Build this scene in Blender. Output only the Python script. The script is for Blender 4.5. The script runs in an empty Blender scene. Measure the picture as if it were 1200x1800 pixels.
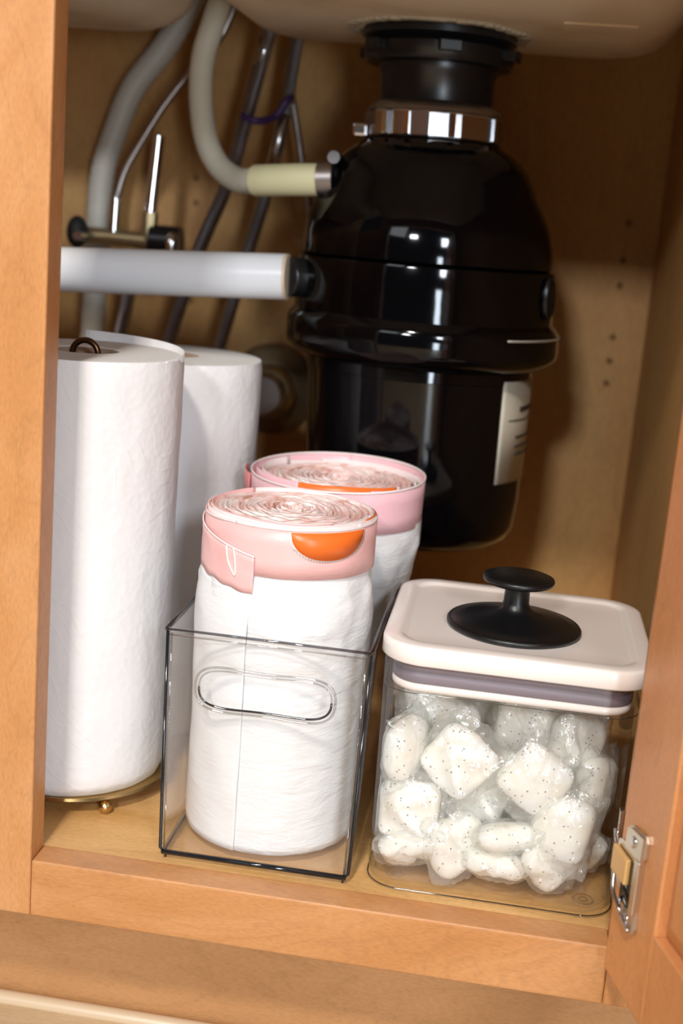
import bpy, bmesh, math, random
from mathutils import Vector, Matrix, noise
PI = math.pi
random.seed(7)
SC = bpy.context.scene
COL = SC.collection
R = math.radians

# ------------------------------------------------------------------ camera
cam_d = bpy.data.cameras.new('camera'); cam = bpy.data.objects.new('camera', cam_d); COL.objects.link(cam)
yaw, pitch, roll = .12776, .223704, .082159
fwd = Vector((-math.sin(yaw)*math.cos(pitch), math.cos(yaw)*math.cos(pitch), -math.sin(pitch)))
rgt = Vector((math.cos(yaw), math.sin(yaw), 0)); dwn = fwd.cross(rgt)
r2 = rgt*math.cos(roll) - dwn*math.sin(roll); d2 = rgt*math.sin(roll) + dwn*math.cos(roll)
m = Matrix((( r2.x, -d2.x, -fwd.x, 0), (r2.y, -d2.y, -fwd.y, 0), (r2.z, -d2.z, -fwd.z, .384), (0, 0, 0, 1)))
cam.matrix_world = m
cam_d.sensor_fit = 'VERTICAL'; cam_d.sensor_height = 36; cam_d.lens = 2221.5/1800*36
cam_d.clip_start = .02; cam_d.clip_end = 50
cam_d.dof.use_dof = True; cam_d.dof.focus_distance = .76; cam_d.dof.aperture_fstop = 5.0
SC.camera = cam

# ------------------------------------------------------------------ light and exposure
W = bpy.data.worlds.new('world'); SC.world = W; W.use_nodes = True
bg = W.node_tree.nodes['Background']; bg.inputs[0].default_value = (.95, .93, .90, 1); bg.inputs[1].default_value = .03
def area(name, loc, target, sx, sy, power, color):
    d = bpy.data.lights.new(name, 'AREA'); d.shape = 'RECTANGLE'; d.size = sx; d.size_y = sy; d.energy = power; d.color = color
    o = bpy.data.objects.new(name, d); COL.objects.link(o); o.location = loc
    o.rotation_euler = (Vector(target)-Vector(loc)).to_track_quat('-Z', 'Y').to_euler()
    return o
area('window_light', (-.48, -2.0, 1.47), (-.05, .9, .35), .30, .17, 23, (.92, .95, 1.0))
area('patio_door_light', (.80, -1.9, .26), (-.05, .9, .3), .22, .75, 13, (.78, .89, 1.0))
area('right_window_light', (1.0, -1.9, 1.35), (-.05, .9, .3), .30, .40, 18, (.84, .92, 1.0))
area('side_window_light', (-1.5, -1.7, 1.75), (-.05, .8, .1), 1.4, .7, 7.5, (.92, .96, 1.0))
area('ceiling_light', (-.25, -1.3, 2.25), (-.05, .7, .05), .20, .20, 34, (1.0, .94, .86))
SC.view_settings.view_transform = 'Standard'; SC.view_settings.look = 'None'
SC.view_settings.gamma = 1; SC.view_settings.use_curve_mapping = False
SC.view_settings.exposure = .55
SC.cycles.transparent_max_bounces = 40
SC.cycles.max_bounces = 14

# ------------------------------------------------------------------ materials
def mat(name, color=(.8, .8, .8), rough=.5, metal=0, **kw):
    m = bpy.data.materials.new(name); m.use_nodes = True
    b = m.node_tree.nodes['Principled BSDF']
    b.inputs['Base Color'].default_value = (*color, 1); b.inputs['Roughness'].default_value = rough; b.inputs['Metallic'].default_value = metal
    for k, v in kw.items():
        b.inputs[k.replace('_', ' ')].default_value = v
    return m
def nn(m, typ, **inp):
    n = m.node_tree.nodes.new(typ)
    for k, v in inp.items(): n.inputs[k].default_value = v
    return n
def lk(m, a, b): m.node_tree.links.new(a, b)
def ramp(m, stops, src):
    r = nn(m, 'ShaderNodeValToRGB'); e = r.color_ramp.elements
    while len(e) < len(stops): e.new(.5)
    for i, (p, c) in enumerate(stops): e[i].position = p; e[i].color = (*c, 1)
    lk(m, src, r.inputs[0]); return r
def coords(m, scale=(1, 1, 1), rot=(0, 0, 0)):
    t = nn(m, 'ShaderNodeTexCoord'); mp = nn(m, 'ShaderNodeMapping'); mp.inputs['Scale'].default_value = scale; mp.inputs['Rotation'].default_value = rot
    lk(m, t.outputs['Object'], mp.inputs[0]); return mp.outputs[0]
def bump(m, src, strength=.3, dist=.001):
    b = nn(m, 'ShaderNodeBump'); b.inputs['Strength'].default_value = strength; b.inputs['Distance'].default_value = dist
    lk(m, src, b.inputs['Height']); lk(m, b.outputs[0], m.node_tree.nodes['Principled BSDF'].inputs['Normal'])
def wood(name, c1, c2, c3, grain, rough=.38, fig=1.0):
    m = mat(name, c1, rough)
    b = m.node_tree.nodes['Principled BSDF']
    n1 = nn(m, 'ShaderNodeTexNoise', Scale=3.2, Detail=6.0, Roughness=.55, Distortion=1.6*fig); lk(m, coords(m, grain), n1.inputs['Vector'])
    r1 = ramp(m, [(.3, c2), (.5, c1), (.72, c3)], n1.outputs[0])
    n2 = nn(m, 'ShaderNodeTexNoise', Scale=240.0, Detail=3.0); lk(m, coords(m, grain), n2.inputs['Vector'])
    r2 = ramp(m, [(.3, (.86, .86, .86)), (.6, (1, 1, 1))], n2.outputs[0])
    n3 = nn(m, 'ShaderNodeTexNoise', Scale=1.7, Detail=8.0, Roughness=.5, Distortion=2.6); lk(m, coords(m, tuple(g*1.6 for g in grain)), n3.inputs['Vector'])
    mm = nn(m, 'ShaderNodeMath'); mm.operation = 'PINGPONG'; mm.inputs[1].default_value = .06; lk(m, n3.outputs[0], mm.inputs[0])
    r3 = ramp(m, [(.0, tuple(.89 for _ in range(3))), (.016, (1, 1, 1))], mm.outputs[0])
    x1 = nn(m, 'ShaderNodeMix'); x1.data_type = 'RGBA'; x1.blend_type = 'MULTIPLY'; x1.inputs[0].default_value = 1
    lk(m, r1.outputs[0], x1.inputs[6]); lk(m, r2.outputs[0], x1.inputs[7])
    x2 = nn(m, 'ShaderNodeMix'); x2.data_type = 'RGBA'; x2.blend_type = 'MULTIPLY'; x2.inputs[0].default_value = .8
    lk(m, x1.outputs[2], x2.inputs[6]); lk(m, r3.outputs[0], x2.inputs[7])
    lk(m, x2.outputs[2], b.inputs['Base Color'])
    bump(m, n2.outputs[0], .12, .0004)
    return m
M = {}
M['maple_v'] = wood('maple_upright', (.57, .255, .088), (.48, .19, .055), (.66, .335, .145), (3, 3, 1))
M['maple_h'] = wood('maple_lengthwise', (.58, .27, .10), (.50, .21, .065), (.64, .325, .14), (1, 3, 3))
M['maple_door'] = wood('maple_door', (.68, .29, .105), (.60, .24, .08), (.74, .34, .135), (5, 5, 1.2), fig=.5)
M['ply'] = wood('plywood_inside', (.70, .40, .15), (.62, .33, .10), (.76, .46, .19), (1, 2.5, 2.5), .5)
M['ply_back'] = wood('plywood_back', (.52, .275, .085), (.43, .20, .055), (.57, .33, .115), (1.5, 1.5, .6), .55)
M['kick'] = wood('toe_kick_board', (.50, .25, .10), (.44, .21, .08), (.56, .29, .12), (1, 3, 3), .45)
M['floorwood'] = wood('floor_oak', (.60, .43, .25), (.54, .37, .20), (.66, .49, .30), (1, 4, 4), .4)
M['paint_trim'] = mat('trim_wood', (.62, .47, .31), .35)
M['dark_hole'] = mat('hole_dark', (.25, .13, .05), .9)
M['white_paint'] = mat('white_paint', (.8, .8, .78), .5)
M['counter'] = mat('unseen_counter', (.5, .47, .42), .3)

# paper towel: quilted dots
m = mat('paper_towel', (.79, .78, .78), .95); M['paper'] = m
v = nn(m, 'ShaderNodeTexVoronoi', Scale=190.0); v.feature = 'F1'; lk(m, coords(m), v.inputs['Vector'])
n = nn(m, 'ShaderNodeTexNoise', Scale=70.0, Detail=5.0); lk(m, coords(m), n.inputs['Vector'])
n4 = nn(m, 'ShaderNodeTexWave', Scale=26.0, Distortion=16.0, Detail=1.0); n4.inputs['Detail Scale'].default_value = .8; lk(m, coords(m, (1, 1, 1), (.3, .5, .2)), n4.inputs['Vector'])
rr = ramp(m, [(.86, (0, 0, 0)), (1, (1, 1, 1))], n4.outputs[0])
a1 = nn(m, 'ShaderNodeMath'); a1.operation = 'ADD'; lk(m, v.outputs['Distance'], a1.inputs[0]); lk(m, n.outputs[0], a1.inputs[1])
a2 = nn(m, 'ShaderNodeMath'); a2.operation = 'MULTIPLY_ADD'; a2.inputs[1].default_value = .35; lk(m, rr.outputs[0], a2.inputs[0]); lk(m, a1.outputs[0], a2.inputs[2])
bump(m, a2.outputs[0], .3, .0008)
m.node_tree.nodes['Principled BSDF'].inputs['Subsurface Weight'].default_value = 0
m = mat('paper_layers', (.76, .74, .72), .95); M['paper_top'] = m
M['card'] = mat('cardboard', (.42, .30, .20), .9)
M['brass'] = mat('aged_brass', (.62, .44, .20), .25, 1)
M['brass_dark'] = mat('dark_bronze', (.16, .09, .045), .3, 1)

def plastic_film(name, col, bs=.35, sc=38.0, rough=.42):
    m = mat(name, col, rough)
    n = nn(m, 'ShaderNodeTexNoise', Scale=sc, Detail=5.0, Roughness=.6, Distortion=.35); lk(m, coords(m, (.8, .8, 2.4)), n.inputs['Vector'])
    bump(m, n.outputs[0], bs, .004); return m
M['bag_white'] = plastic_film('white_bag_film', (.80, .80, .80), .5)
M['bag_smooth'] = plastic_film('white_bag_film_smooth', (.81, .81, .81), .3, 24.0)
M['pink'] = plastic_film('pink_band', (.86, .50, .48), .12, 60.0, .35)
M['pink2'] = plastic_film('pink_band_cool', (.84, .50, .54), .14, 60.0, .35)
M['pink_deep'] = plastic_film('deep_pink', (.72, .22, .22), .12, 60.0, .35)
M['pinkwhite'] = plastic_film('pale_pink_edge', (.90, .76, .74), .2, 90.0, .4)
M['orange'] = plastic_film('orange_drawstring', (.84, .165, .022), .05, 40.0, .35)
m = plastic_film('rolled_layers', (.86, .62, .58), .3, 90.0, .45); M['layers'] = m
n = nn(m, 'ShaderNodeTexNoise', Scale=45.0, Detail=4.0, Distortion=2.0); lk(m, coords(m, (1, 1, .4)), n.inputs['Vector'])
r_ = ramp(m, [(.30, (.62, .33, .24)), (.42, (.86, .55, .50)), (.55, (.90, .70, .66)), (.68, (.90, .84, .80))], n.outputs[0])
lk(m, r_.outputs[0], m.node_tree.nodes['Principled BSDF'].inputs['Base Color'])

def thin_clear(name, tint=(.97, .97, .97), gloss=(.9, .92, .95), base=.04, rough=.02, bumpy=None, haze=0.0):
    m = bpy.data.materials.new(name); m.use_nodes = True; nt = m.node_tree
    nt.nodes.remove(nt.nodes['Principled BSDF']); out = nt.nodes['Material Output']
    t = nn(m, 'ShaderNodeBsdfTransparent'); t.inputs[0].default_value = (*tint, 1)
    g = nn(m, 'ShaderNodeBsdfGlossy'); g.inputs['Color'].default_value = (*gloss, 1); g.inputs['Roughness'].default_value = rough
    lw = nn(m, 'ShaderNodeLayerWeight'); lw.inputs[0].default_value = .5
    p = nn(m, 'ShaderNodeMath'); p.operation = 'POWER'; p.inputs[1].default_value = 4.5; lk(m, lw.outputs['Facing'], p.inputs[0])
    q = nn(m, 'ShaderNodeMath'); q.operation = 'MULTIPLY_ADD'; q.inputs[1].default_value = 1-base; q.inputs[2].default_value = base; lk(m, p.outputs[0], q.inputs[0])
    mx = nn(m, 'ShaderNodeMixShader'); lk(m, q.outputs[0], mx.inputs[0]); lk(m, t.outputs[0], mx.inputs[1]); lk(m, g.outputs[0], mx.inputs[2])
    last = mx.outputs[0]
    if haze:
        d = nn(m, 'ShaderNodeBsdfDiffuse'); d.inputs[0].default_value = (.93, .96, .93, 1)
        tl = nn(m, 'ShaderNodeBsdfTranslucent'); tl.inputs[0].default_value = (.93, .96, .93, 1)
        ms = nn(m, 'ShaderNodeMixShader'); ms.inputs[0].default_value = .5; lk(m, d.outputs[0], ms.inputs[1]); lk(m, tl.outputs[0], ms.inputs[2])
        mh = nn(m, 'ShaderNodeMixShader'); mh.inputs[0].default_value = haze; lk(m, last, mh.inputs[1]); lk(m, ms.outputs[0], mh.inputs[2]); last = mh.outputs[0]
    if bumpy:
        n = nn(m, 'ShaderNodeTexNoise', Scale=bumpy, Detail=3.0, Distortion=1.0); lk(m, coords(m), n.inputs['Vector'])
        b = nn(m, 'ShaderNodeBump'); b.inputs['Strength'].default_value = .8; b.inputs['Distance'].default_value = .003
        lk(m, n.outputs[0], b.inputs['Height']); lk(m, b.outputs[0], g.inputs['Normal'])
    lk(m, last, out.inputs[0]); return m
M['clear'] = thin_clear('clear_plastic', (.992, .990, .987), base=.03)
M['jar_clear'] = thin_clear('clear_jar_plastic', (.992, .992, .992), base=.045)
M['film'] = thin_clear('clear_film', (.985, .99, .985), (1, 1, 1), .10, .10, 120.0, .15)
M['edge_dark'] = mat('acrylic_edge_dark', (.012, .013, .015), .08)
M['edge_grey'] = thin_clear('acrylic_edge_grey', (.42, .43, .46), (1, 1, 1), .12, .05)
M['edge_dark2'] = thin_clear('acrylic_edge_shade', (.16, .16, .18), (1, 1, 1), .12, .05)  # dark tint holds the shade of the lower handle lip
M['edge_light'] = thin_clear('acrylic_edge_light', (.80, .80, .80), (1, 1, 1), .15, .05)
M['lid'] = mat('lid_white', (.90, .81, .75), .16, Coat_Weight=.3)
M['gasket'] = mat('gasket_grey', (.20, .165, .20), .45)
m = mat('knob_black', (.010, .010, .011), .36); M['knob'] = m
m.node_tree.nodes['Principled BSDF'].inputs['Base Color'].default_value = (.004, .004, .0045, 1)
n = nn(m, 'ShaderNodeTexNoise', Scale=900.0, Detail=3.0); lk(m, coords(m), n.inputs['Vector']); bump(m, n.outputs[0], .25, .0003)
# tablets
m = mat('tablet_white', (.86, .84, .80), .6); M['tablet'] = m
b = m.node_tree.nodes['Principled BSDF']
v = nn(m, 'ShaderNodeTexVoronoi', Scale=430.0); lk(m, coords(m), v.inputs['Vector'])
lt = nn(m, 'ShaderNodeMath'); lt.operation = 'LESS_THAN'; lt.inputs[1].default_value = .25; lk(m, v.outputs['Distance'], lt.inputs[0])
sp = nn(m, 'ShaderNodeSeparateColor'); lk(m, v.outputs['Color'], sp.inputs[0])
l2 = nn(m, 'ShaderNodeMath'); l2.operation = 'LESS_THAN'; l2.inputs[1].default_value = .30; lk(m, sp.outputs[0], l2.inputs[0])
mu = nn(m, 'ShaderNodeMath'); mu.operation = 'MULTIPLY'; lk(m, lt.outputs[0], mu.inputs[0]); lk(m, l2.outputs[0], mu.inputs[1])
n = nn(m, 'ShaderNodeTexNoise', Scale=30.0, Detail=3.0); lk(m, coords(m), n.inputs['Vector'])
r_ = ramp(m, [(.35, (.88, .81, .70)), (.6, (.90, .90, .88))], n.outputs[0])
mc = nn(m, 'ShaderNodeMix'); mc.data_type = 'RGBA'; lk(m, mu.outputs[0], mc.inputs[0]); lk(m, r_.outputs[0], mc.inputs[6]); mc.inputs[7].default_value = (.22, .25, .24, 1)
lk(m, mc.outputs[2], b.inputs['Base Color'])
n = nn(m, 'ShaderNodeTexNoise', Scale=160.0, Detail=4.0); lk(m, coords(m), n.inputs['Vector']); bump(m, n.outputs[0], .3, .0015)
# disposal and plumbing
m = mat('disposal_black', (.0015, .0015, .002), .07, IOR=1.40); M['black_gloss'] = m
n = nn(m, 'ShaderNodeTexNoise', Scale=60.0, Detail=2.0); lk(m, coords(m), n.inputs['Vector']); bump(m, n.outputs[0], .05, .001)
M['black_satin'] = mat('black_satin', (.008, .008, .009), .3)
M['rubber'] = mat('black_rubber', (.012, .012, .012), .6)
M['steel'] = mat('brushed_steel', (.62, .60, .60), .22, 1)
M['steel_dark'] = mat('dull_steel', (.42, .38, .36), .35, 1)
M['zinc'] = mat('zinc_hinge', (.66, .60, .52), .32, 1)
M['chrome'] = mat('chrome', (.85, .87, .9), .08, 1)
M['sticker'] = mat('sticker', (.60, .56, .45), .6)
M['ink'] = mat('ink', (.06, .05, .04), .7)
M['stripe'] = mat('pale_stripe', (.65, .62, .52), .4)
M['grey_line'] = mat('grey_line', (.16, .16, .16), .5)
M['hose_cream'] = mat('cream_hose', (.66, .64, .52), .42)
M['hose_white'] = mat('grey_white_hose', (.50, .47, .40), .5)
M['sleeve'] = mat('yellowed_rubber', (.68, .64, .38), .5)
M['pvc'] = mat('white_pvc', (.88, .90, .92), .28)
M['pvc_end'] = mat('pvc_cut_end', (.72, .58, .42), .5)
M['hinge_block'] = mat('tan_plastic', (.72, .42, .15), .4)
M['purple'] = mat('purple_tie', (.05, .02, .10), .5)
M['old_metal'] = mat('old_metal', (.42, .33, .18), .38, .8)
M['olive'] = mat('tarnished_flange', (.20, .15, .085), .35, .7)
m = mat('braided_steel', (.30, .29, .30), .3, 1); M['braid'] = m
wv = nn(m, 'ShaderNodeTexWave', Scale=190.0, Distortion=2.0); lk(m, coords(m, (1, 1, 1), (.6, .6, 0)), wv.inputs['Vector']); bump(m, wv.outputs[0], .8, .002)
rb = ramp(m, [(.2, (.14, .14, .15)), (.7, (.85, .87, .92))], wv.outputs[0]); lk(m, rb.outputs[0], m.node_tree.nodes['Principled BSDF'].inputs['Base Color'])
m = mat('sink_cream', (.8, .68, .5), .6); M['sink'] = m
n = nn(m, 'ShaderNodeTexNoise', Scale=9.0, Detail=6.0); lk(m, coords(m), n.inputs['Vector'])
r_ = ramp(m, [(.35, (.66, .52, .35)), (.5, (.80, .67, .48)), (.7, (.84, .73, .56))], n.outputs[0]); lk(m, r_.outputs[0], m.node_tree.nodes['Principled BSDF'].inputs['Base Color'])
bump(m, n.outputs[0], .3, .004)
M['putty'] = mat('crusty_putty', (.42, .36, .26), .9)

# ------------------------------------------------------------------ mesh helpers
class MB:
    def __init__(s): s.v = []; s.f = []; s.smooth = []
    def add(s, vs, fs, sm=True):
        o = len(s.v); s.v += [Vector(p) for p in vs]; s.f += [tuple(i+o for i in f) for f in fs]; s.smooth += [sm]*len(fs); return s
    def box(s, lo, hi, bev=0.0, fn=None, seg=2):
        bm = bmesh.new(); bmesh.ops.create_cube(bm, size=1)
        for v in bm.verts: v.co = Vector([lo[i] + (v.co[i]+.5)*(hi[i]-lo[i]) for i in range(3)])
        if bev: bmesh.ops.bevel(bm, geom=list(bm.edges), offset=bev, segments=seg, affect='EDGES', profile=.6)
        bm.normal_update()
        vs = [v.co.copy() for v in bm.verts]
        if fn: vs = [fn(p) for p in vs]
        s.add(vs, [[v.index for v in f.verts] for f in bm.faces], False); bm.free(); return s
    def lathe(s, prof, seg=64, c=(0, 0), p0=0, p1=2*PI, smooth=True, cap=True):
        full = abs(p1-p0-2*PI) < 1e-6; n = seg if full else seg+1
        vs = []
        for r, z in prof:
            for i in range(n):
                a = p0 + (p1-p0)*i/seg; vs.append((c[0]+r*math.sin(a), c[1]-r*math.cos(a), z))
        fs = []
        for k in range(len(prof)-1):
            for i in range(seg):
                j = (i+1) % n; fs.append((k*n+i, k*n+j, (k+1)*n+j, (k+1)*n+i))
        if cap and full:
            if prof[0][0] > 1e-6: fs.append(tuple(range(n))[::-1])
            if prof[-1][0] > 1e-6: fs.append(tuple((len(prof)-1)*n+i for i in range(n)))
        return s.add(vs, fs, smooth)
    def tube(s, pts, rad, seg=14, sub=6, cap=True, spline=True):
        P = [Vector(p) for p in pts]
        if spline and len(P) > 2:
            Q = []
            for i in range(len(P)-1):
                a = P[max(i-1, 0)]; b = P[i]; c = P[i+1]; d = P[min(i+2, len(P)-1)]
                for k in range(sub):
                    t = k/sub
                    Q.append(.5*((2*b)+(c-a)*t+(2*a-5*b+4*c-d)*t*t+(3*b-a-3*c+d)*t**3))
            Q.append(P[-1]); P = Q
        up = None; vs = []; N = len(P)
        for i, p in enumerate(P):
            t = (P[min(i+1, N-1)]-P[max(i-1, 0)]).normalized()
            if up is None: up = t.orthogonal().normalized()
            up = (up - t*up.dot(t)).normalized(); w = t.cross(up)
            r = rad(i/(N-1)) if callable(rad) else rad
            for k in range(seg):
                a = 2*PI*k/seg; vs.append(p + r*(math.cos(a)*up + math.sin(a)*w))
        fs = [(i*seg+k, i*seg+(k+1) % seg, (i+1)*seg+(k+1) % seg, (i+1)*seg+k) for i in range(N-1) for k in range(seg)]
        if cap: fs.append(tuple(range(seg))[::-1]); fs.append(tuple((N-1)*seg+k for k in range(seg)))
        return s.add(vs, fs)
    def sphere(s, c, r, sc=(1, 1, 1), seg=16):
        vs = []; fs = []; h = seg//2
        for i in range(h+1):
            a = PI*i/h
            for k in range(seg):
                b = 2*PI*k/seg; vs.append((c[0]+r*sc[0]*math.sin(a)*math.cos(b), c[1]+r*sc[1]*math.sin(a)*math.sin(b), c[2]+r*sc[2]*math.cos(a)))
        for i in range(h):
            for k in range(seg): fs.append((i*seg+k, (i+1)*seg+k, (i+1)*seg+(k+1) % seg, i*seg+(k+1) % seg))
        return s.add(vs, fs)
    def ribbon(s, c, rf, p0, p1, zlo, zhi, th=.0004, seg=60, rows=1):
        """curved sheet standing on edge; phi 0 looks toward -Y"""
        vs = []; fs = []; n = rows+1
        for i in range(seg+1):
            p = p0+(p1-p0)*i/seg
            for side in (0, 1):
                for k in range(n):
                    t = k/rows; z = zlo(p)*(1-t)+zhi(p)*t
                    r = rf(p, t) - (th if side else 0)
                    vs.append((c[0]+r*math.sin(p), c[1]-r*math.cos(p), z))
        w = 2*n
        for i in range(seg):
            a = i*w; b = (i+1)*w
            for k in range(rows):
                fs.append((a+k, b+k, b+k+1, a+k+1)); fs.append((a+n+k, a+n+k+1, b+n+k+1, b+n+k))
            fs.append((a, a+n, b+n, b)); fs.append((a+rows, b+rows, b+n+rows, a+n+rows))
        for a in (0, seg*w):
            for k in range(rows): fs.append((a+k, a+k+1, a+n+k+1, a+n+k))
        return s.add(vs, fs)
    def poly(s, pts, d0, d1, fn):
        """outline extruded between depth d0 and d1; fn maps (u, v, depth) to a point"""
        n = len(pts)
        vs = [fn(u, v, d0) for u, v in pts]+[fn(u, v, d1) for u, v in pts]
        fs = [tuple(range(n))[::-1], tuple(range(n, 2*n))]+[(i, (i+1) % n, n+(i+1) % n, n+i) for i in range(n)]
        return s.add(vs, fs, False)
    def build(s, name, m, parent=None, sharp=None):
        me = bpy.data.meshes.new(name)
        off = PARENT_OFF(parent)
        me.from_pydata([tuple(p-off) for p in s.v], [], s.f)
        bm = bmesh.new(); bm.from_mesh(me); bmesh.ops.recalc_face_normals(bm, faces=bm.faces)
        bm.to_mesh(me); bm.free()
        me.polygons.foreach_set('use_smooth', s.smooth)
        if sharp is not None: me.set_sharp_from_angle(angle=R(sharp))
        me.materials.append(m if not isinstance(m, str) else M[m])
        o = bpy.data.objects.new(name, me); COL.objects.link(o)
        if parent: o.parent = parent
        return o
def PARENT_OFF(p):
    off = Vector((0, 0, 0))
    while p: off += p.location; p = p.parent
    return off
def thing(name, label, cat, loc=(0, 0, 0), group=None):
    o = bpy.data.objects.new(name, None); COL.objects.link(o); o.location = loc; o.empty_display_size = .02
    o['label'] = label; o['category'] = cat
    if group: o['group'] = group
    return o
def rr_outline(x0, x1, y0, y1, r, seg=8):
    pts = []
    for cx, cy, a0 in ((x1-r, y1-r, 0), (x0+r, y1-r, 90), (x0+r, y0+r, 180), (x1-r, y0+r, 270)):
        for k in range(seg+1):
            a = R(a0+90*k/seg); pts.append((cx+r*math.cos(a), cy+r*math.sin(a)))
    return pts
def rr_loft(mb, levels, close_bottom=True, close_top=True, seg=8):
    """levels: (x0,x1,y0,y1,r,z) rounded rectangles lofted together"""
    n = 4*(seg+1); vs = []
    for x0, x1, y0, y1, r, z in levels: vs += [(x, y, z) for x, y in rr_outline(x0, x1, y0, y1, r, seg)]
    fs = [(k*n+i, k*n+(i+1) % n, (k+1)*n+(i+1) % n, (k+1)*n+i) for k in range(len(levels)-1) for i in range(n)]
    if close_bottom: fs.append(tuple(range(n))[::-1])
    if close_top: fs.append(tuple((len(levels)-1)*n+i for i in range(n)))
    return mb.add(vs, fs)
def nz(x, y, z, s=1.0): return noise.noise(Vector((x*s, y*s, z*s)))

# ================================================================== SETTING
o = MB().box((-3, -3.5, -.165), (3, .733, -.145)).build('floor', 'floorwood'); o['kind'] = 'structure'; o['label'] = 'light oak floor in front of the cabinet'
o = MB().tube([(-1.5, .7268, -.1445), (1.0, .7268, -.1445)], .0055, 12, spline=False).build('trim_1', 'paint_trim'); o['kind'] = 'structure'; o['label'] = 'thin pale quarter round strip along the toe kick'

# ================================================================== CABINET
FY0, FY1 = .6586, .6795
cab = thing('sink_cabinet', 'orange maple sink base cabinet with open door and yellow plywood interior', 'cabinet', (0, FY1, -.145))
MB().box((-.33, FY0, -.0363), (-.2535, FY1, .72), .0016, seg=3).build('stile', 'maple_v', cab)
MB().box((.0875, FY0, -.0363), (.188, FY1, .72), .0012).build('stile', 'maple_v', cab)
MB().box((-.2534, FY0+.0001, -.0363), (.0874, FY1, .0), .0018, seg=3).build('bottom_rail', 'maple_h', cab)
MB().box((-.2533, FY0+.0003, .54), (.0873, FY1, .70), .0015).build('top_rail', 'maple_h', cab)
MB().box((-.62, FY1, -.013), (.113, 1.20, -.0002)).build('bottom_panel', 'ply', cab)
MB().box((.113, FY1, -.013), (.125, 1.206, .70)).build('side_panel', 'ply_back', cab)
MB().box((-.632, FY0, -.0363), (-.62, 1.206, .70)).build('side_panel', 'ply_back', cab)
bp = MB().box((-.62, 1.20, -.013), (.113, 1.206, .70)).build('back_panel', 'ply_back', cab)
for (x, z) in [(.0855, .405), (.0850, .372), (.0848, .349), (.0843, .302), (.0840, .280), (.0838, .259), (-.318, .415), (-.317, .392), (-.317, .30)]:
    MB().lathe([(0, -.0006), (.0028, -.0004), (.0030, 0)], 12, cap=False).add([], []).build('pin_hole', 'dark_hole', bp)
    h = COL.objects[-1]; h.location = Vector((x, 1.1997, z))-PARENT_OFF(bp)
    h.data.transform(Matrix.Rotation(R(90), 4, 'X'))
    for v in h.data.vertices: pass
    h.location = Vector((x, 1.1997, z))-PARENT_OFF(bp)+PARENT_OFF(bp)*0
    h.data.transform(Matrix.Translation(-h.data.vertices[0].co))
MB().box((-1.0, .7335, -.145), (.80, .746, -.0365)).build('toe_kick', 'kick', cab)
MB().box((-.62, FY0, -.0363), (-.331, FY1, .0), .0015).build('bottom_rail', 'maple_h', cab)
MB().box((-.60, .640, -.006), (-.318, .6585, .53), .002).build('door', 'maple_door', cab)['label'] = 'unseen closed left cabinet door, added to stop a light leak'  # out-of-view door, added to block light through the left opening

MB().box((.189, FY0, -.0363), (.80, FY1, .72), .0012).build('neighbour_frame', 'maple_v', cab)
MB().box((.178, .640, -.006), (.64, .6585, .53), .002).build('door', 'maple_door', cab)['label'] = 'closed door to the right'
# open door, swung past ninety degrees on its right edge
DO = Vector((.0838, .648, 0)); Dd = Vector((.29, -.957, 0)); Dn = Vector((-.957, -.29, 0))
def D(s, z, h): return DO + Dd*s + Dn*h + Vector((0, 0, z))
def dbox(mb, s0, s1, z0, z1, h0, h1, bev=0.0): return mb.box((s0, z0, h0), (s1, z1, h1), bev, lambda p: D(p.x, p.y, p.z))
door = dbox(MB(), 0, .0545, -.006, .53, -.019, 0, .0015).build('door', 'maple_door', cab); door['label'] = 'open maple door seen from its inner side'
dbox(MB(), .0548, .32, -.006, .0465, -.019, 0, .0012).build('door_rail', 'maple_door', door)
dbox(MB(), .0548, .32, .48, .53, -.019, 0, .0012).build('door_rail', 'maple_door', door)
# raised centre panel with sloping border
mb = MB()
s0, s1, z0, z1 = .0560, .32, .0478, .478
mb.add([D(s0, z0, -.006), D(s1, z0, -.006), D(s1, z1, -.006), D(s0, z1, -.006), D(s0+.012, z0+.012, -.0012), D(s1, z0+.012, -.0012), D(s1, z1-.012, -.0012), D(s0+.012, z1-.012, -.0012),
        D(s0, z0, -.015), D(s1, z0, -.015), D(s1, z1, -.015), D(s0, z1, -.015)],
       [(0, 1, 5, 4), (1, 2, 6, 5), (2, 3, 7, 6), (3, 0, 4, 7), (4, 5, 6, 7), (8, 9, 10, 11), (0, 8, 9, 1), (1, 9, 10, 2), (2, 10, 11, 3), (3, 11, 8, 0)], False)
mb.build('door_panel', 'maple_door', door)

# hinge
hg = MB()
plate = [(.0135, .0868), (.0175, .0885), (.0335, .0905), (.0360, .0875), (.0362, .0790), (.0335, .0755), (.0335, .0470), (.0350, .0380), (.0340, .0345), (.0270, .0325), (.0190, .0340),
         (.0170, .0400), (.0150, .0450), (.0060, .0500), (.0020, .0540), (.0030, .0600), (.0070, .0645), (.0035, .0670), (.0010, .0700), (.0020, .0735), (.0075, .0755), (.0120, .0745), (.0125, .0800)]
hinge = hg.poly(plate, .0002, .0018, D).build('hinge', 'zinc', cab); hinge['label'] = 'nickel hinge with tan plastic block'
dbox(MB(), .0120, .0290, .0440, .0700, .0018, .0023).build('cup_opening', 'edge_dark', hinge)
dbox(MB(), .0290, .0345, .0455, .0760, .0018, .0042, .0006).build('hinge_flange', 'zinc', hinge)
MB().poly([(.0135, .0745), (.0345, .0760), (.0350, .0895), (.0180, .0878), (.0140, .086)], .0018, .0036, D).build('screw_boss', 'zinc', hinge)
MB().poly([(.0180, .0345), (.0340, .0350), (.0335, .0455), (.0200, .0440)], .0018, .0030, D).build('screw_boss', 'zinc', hinge)
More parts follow.
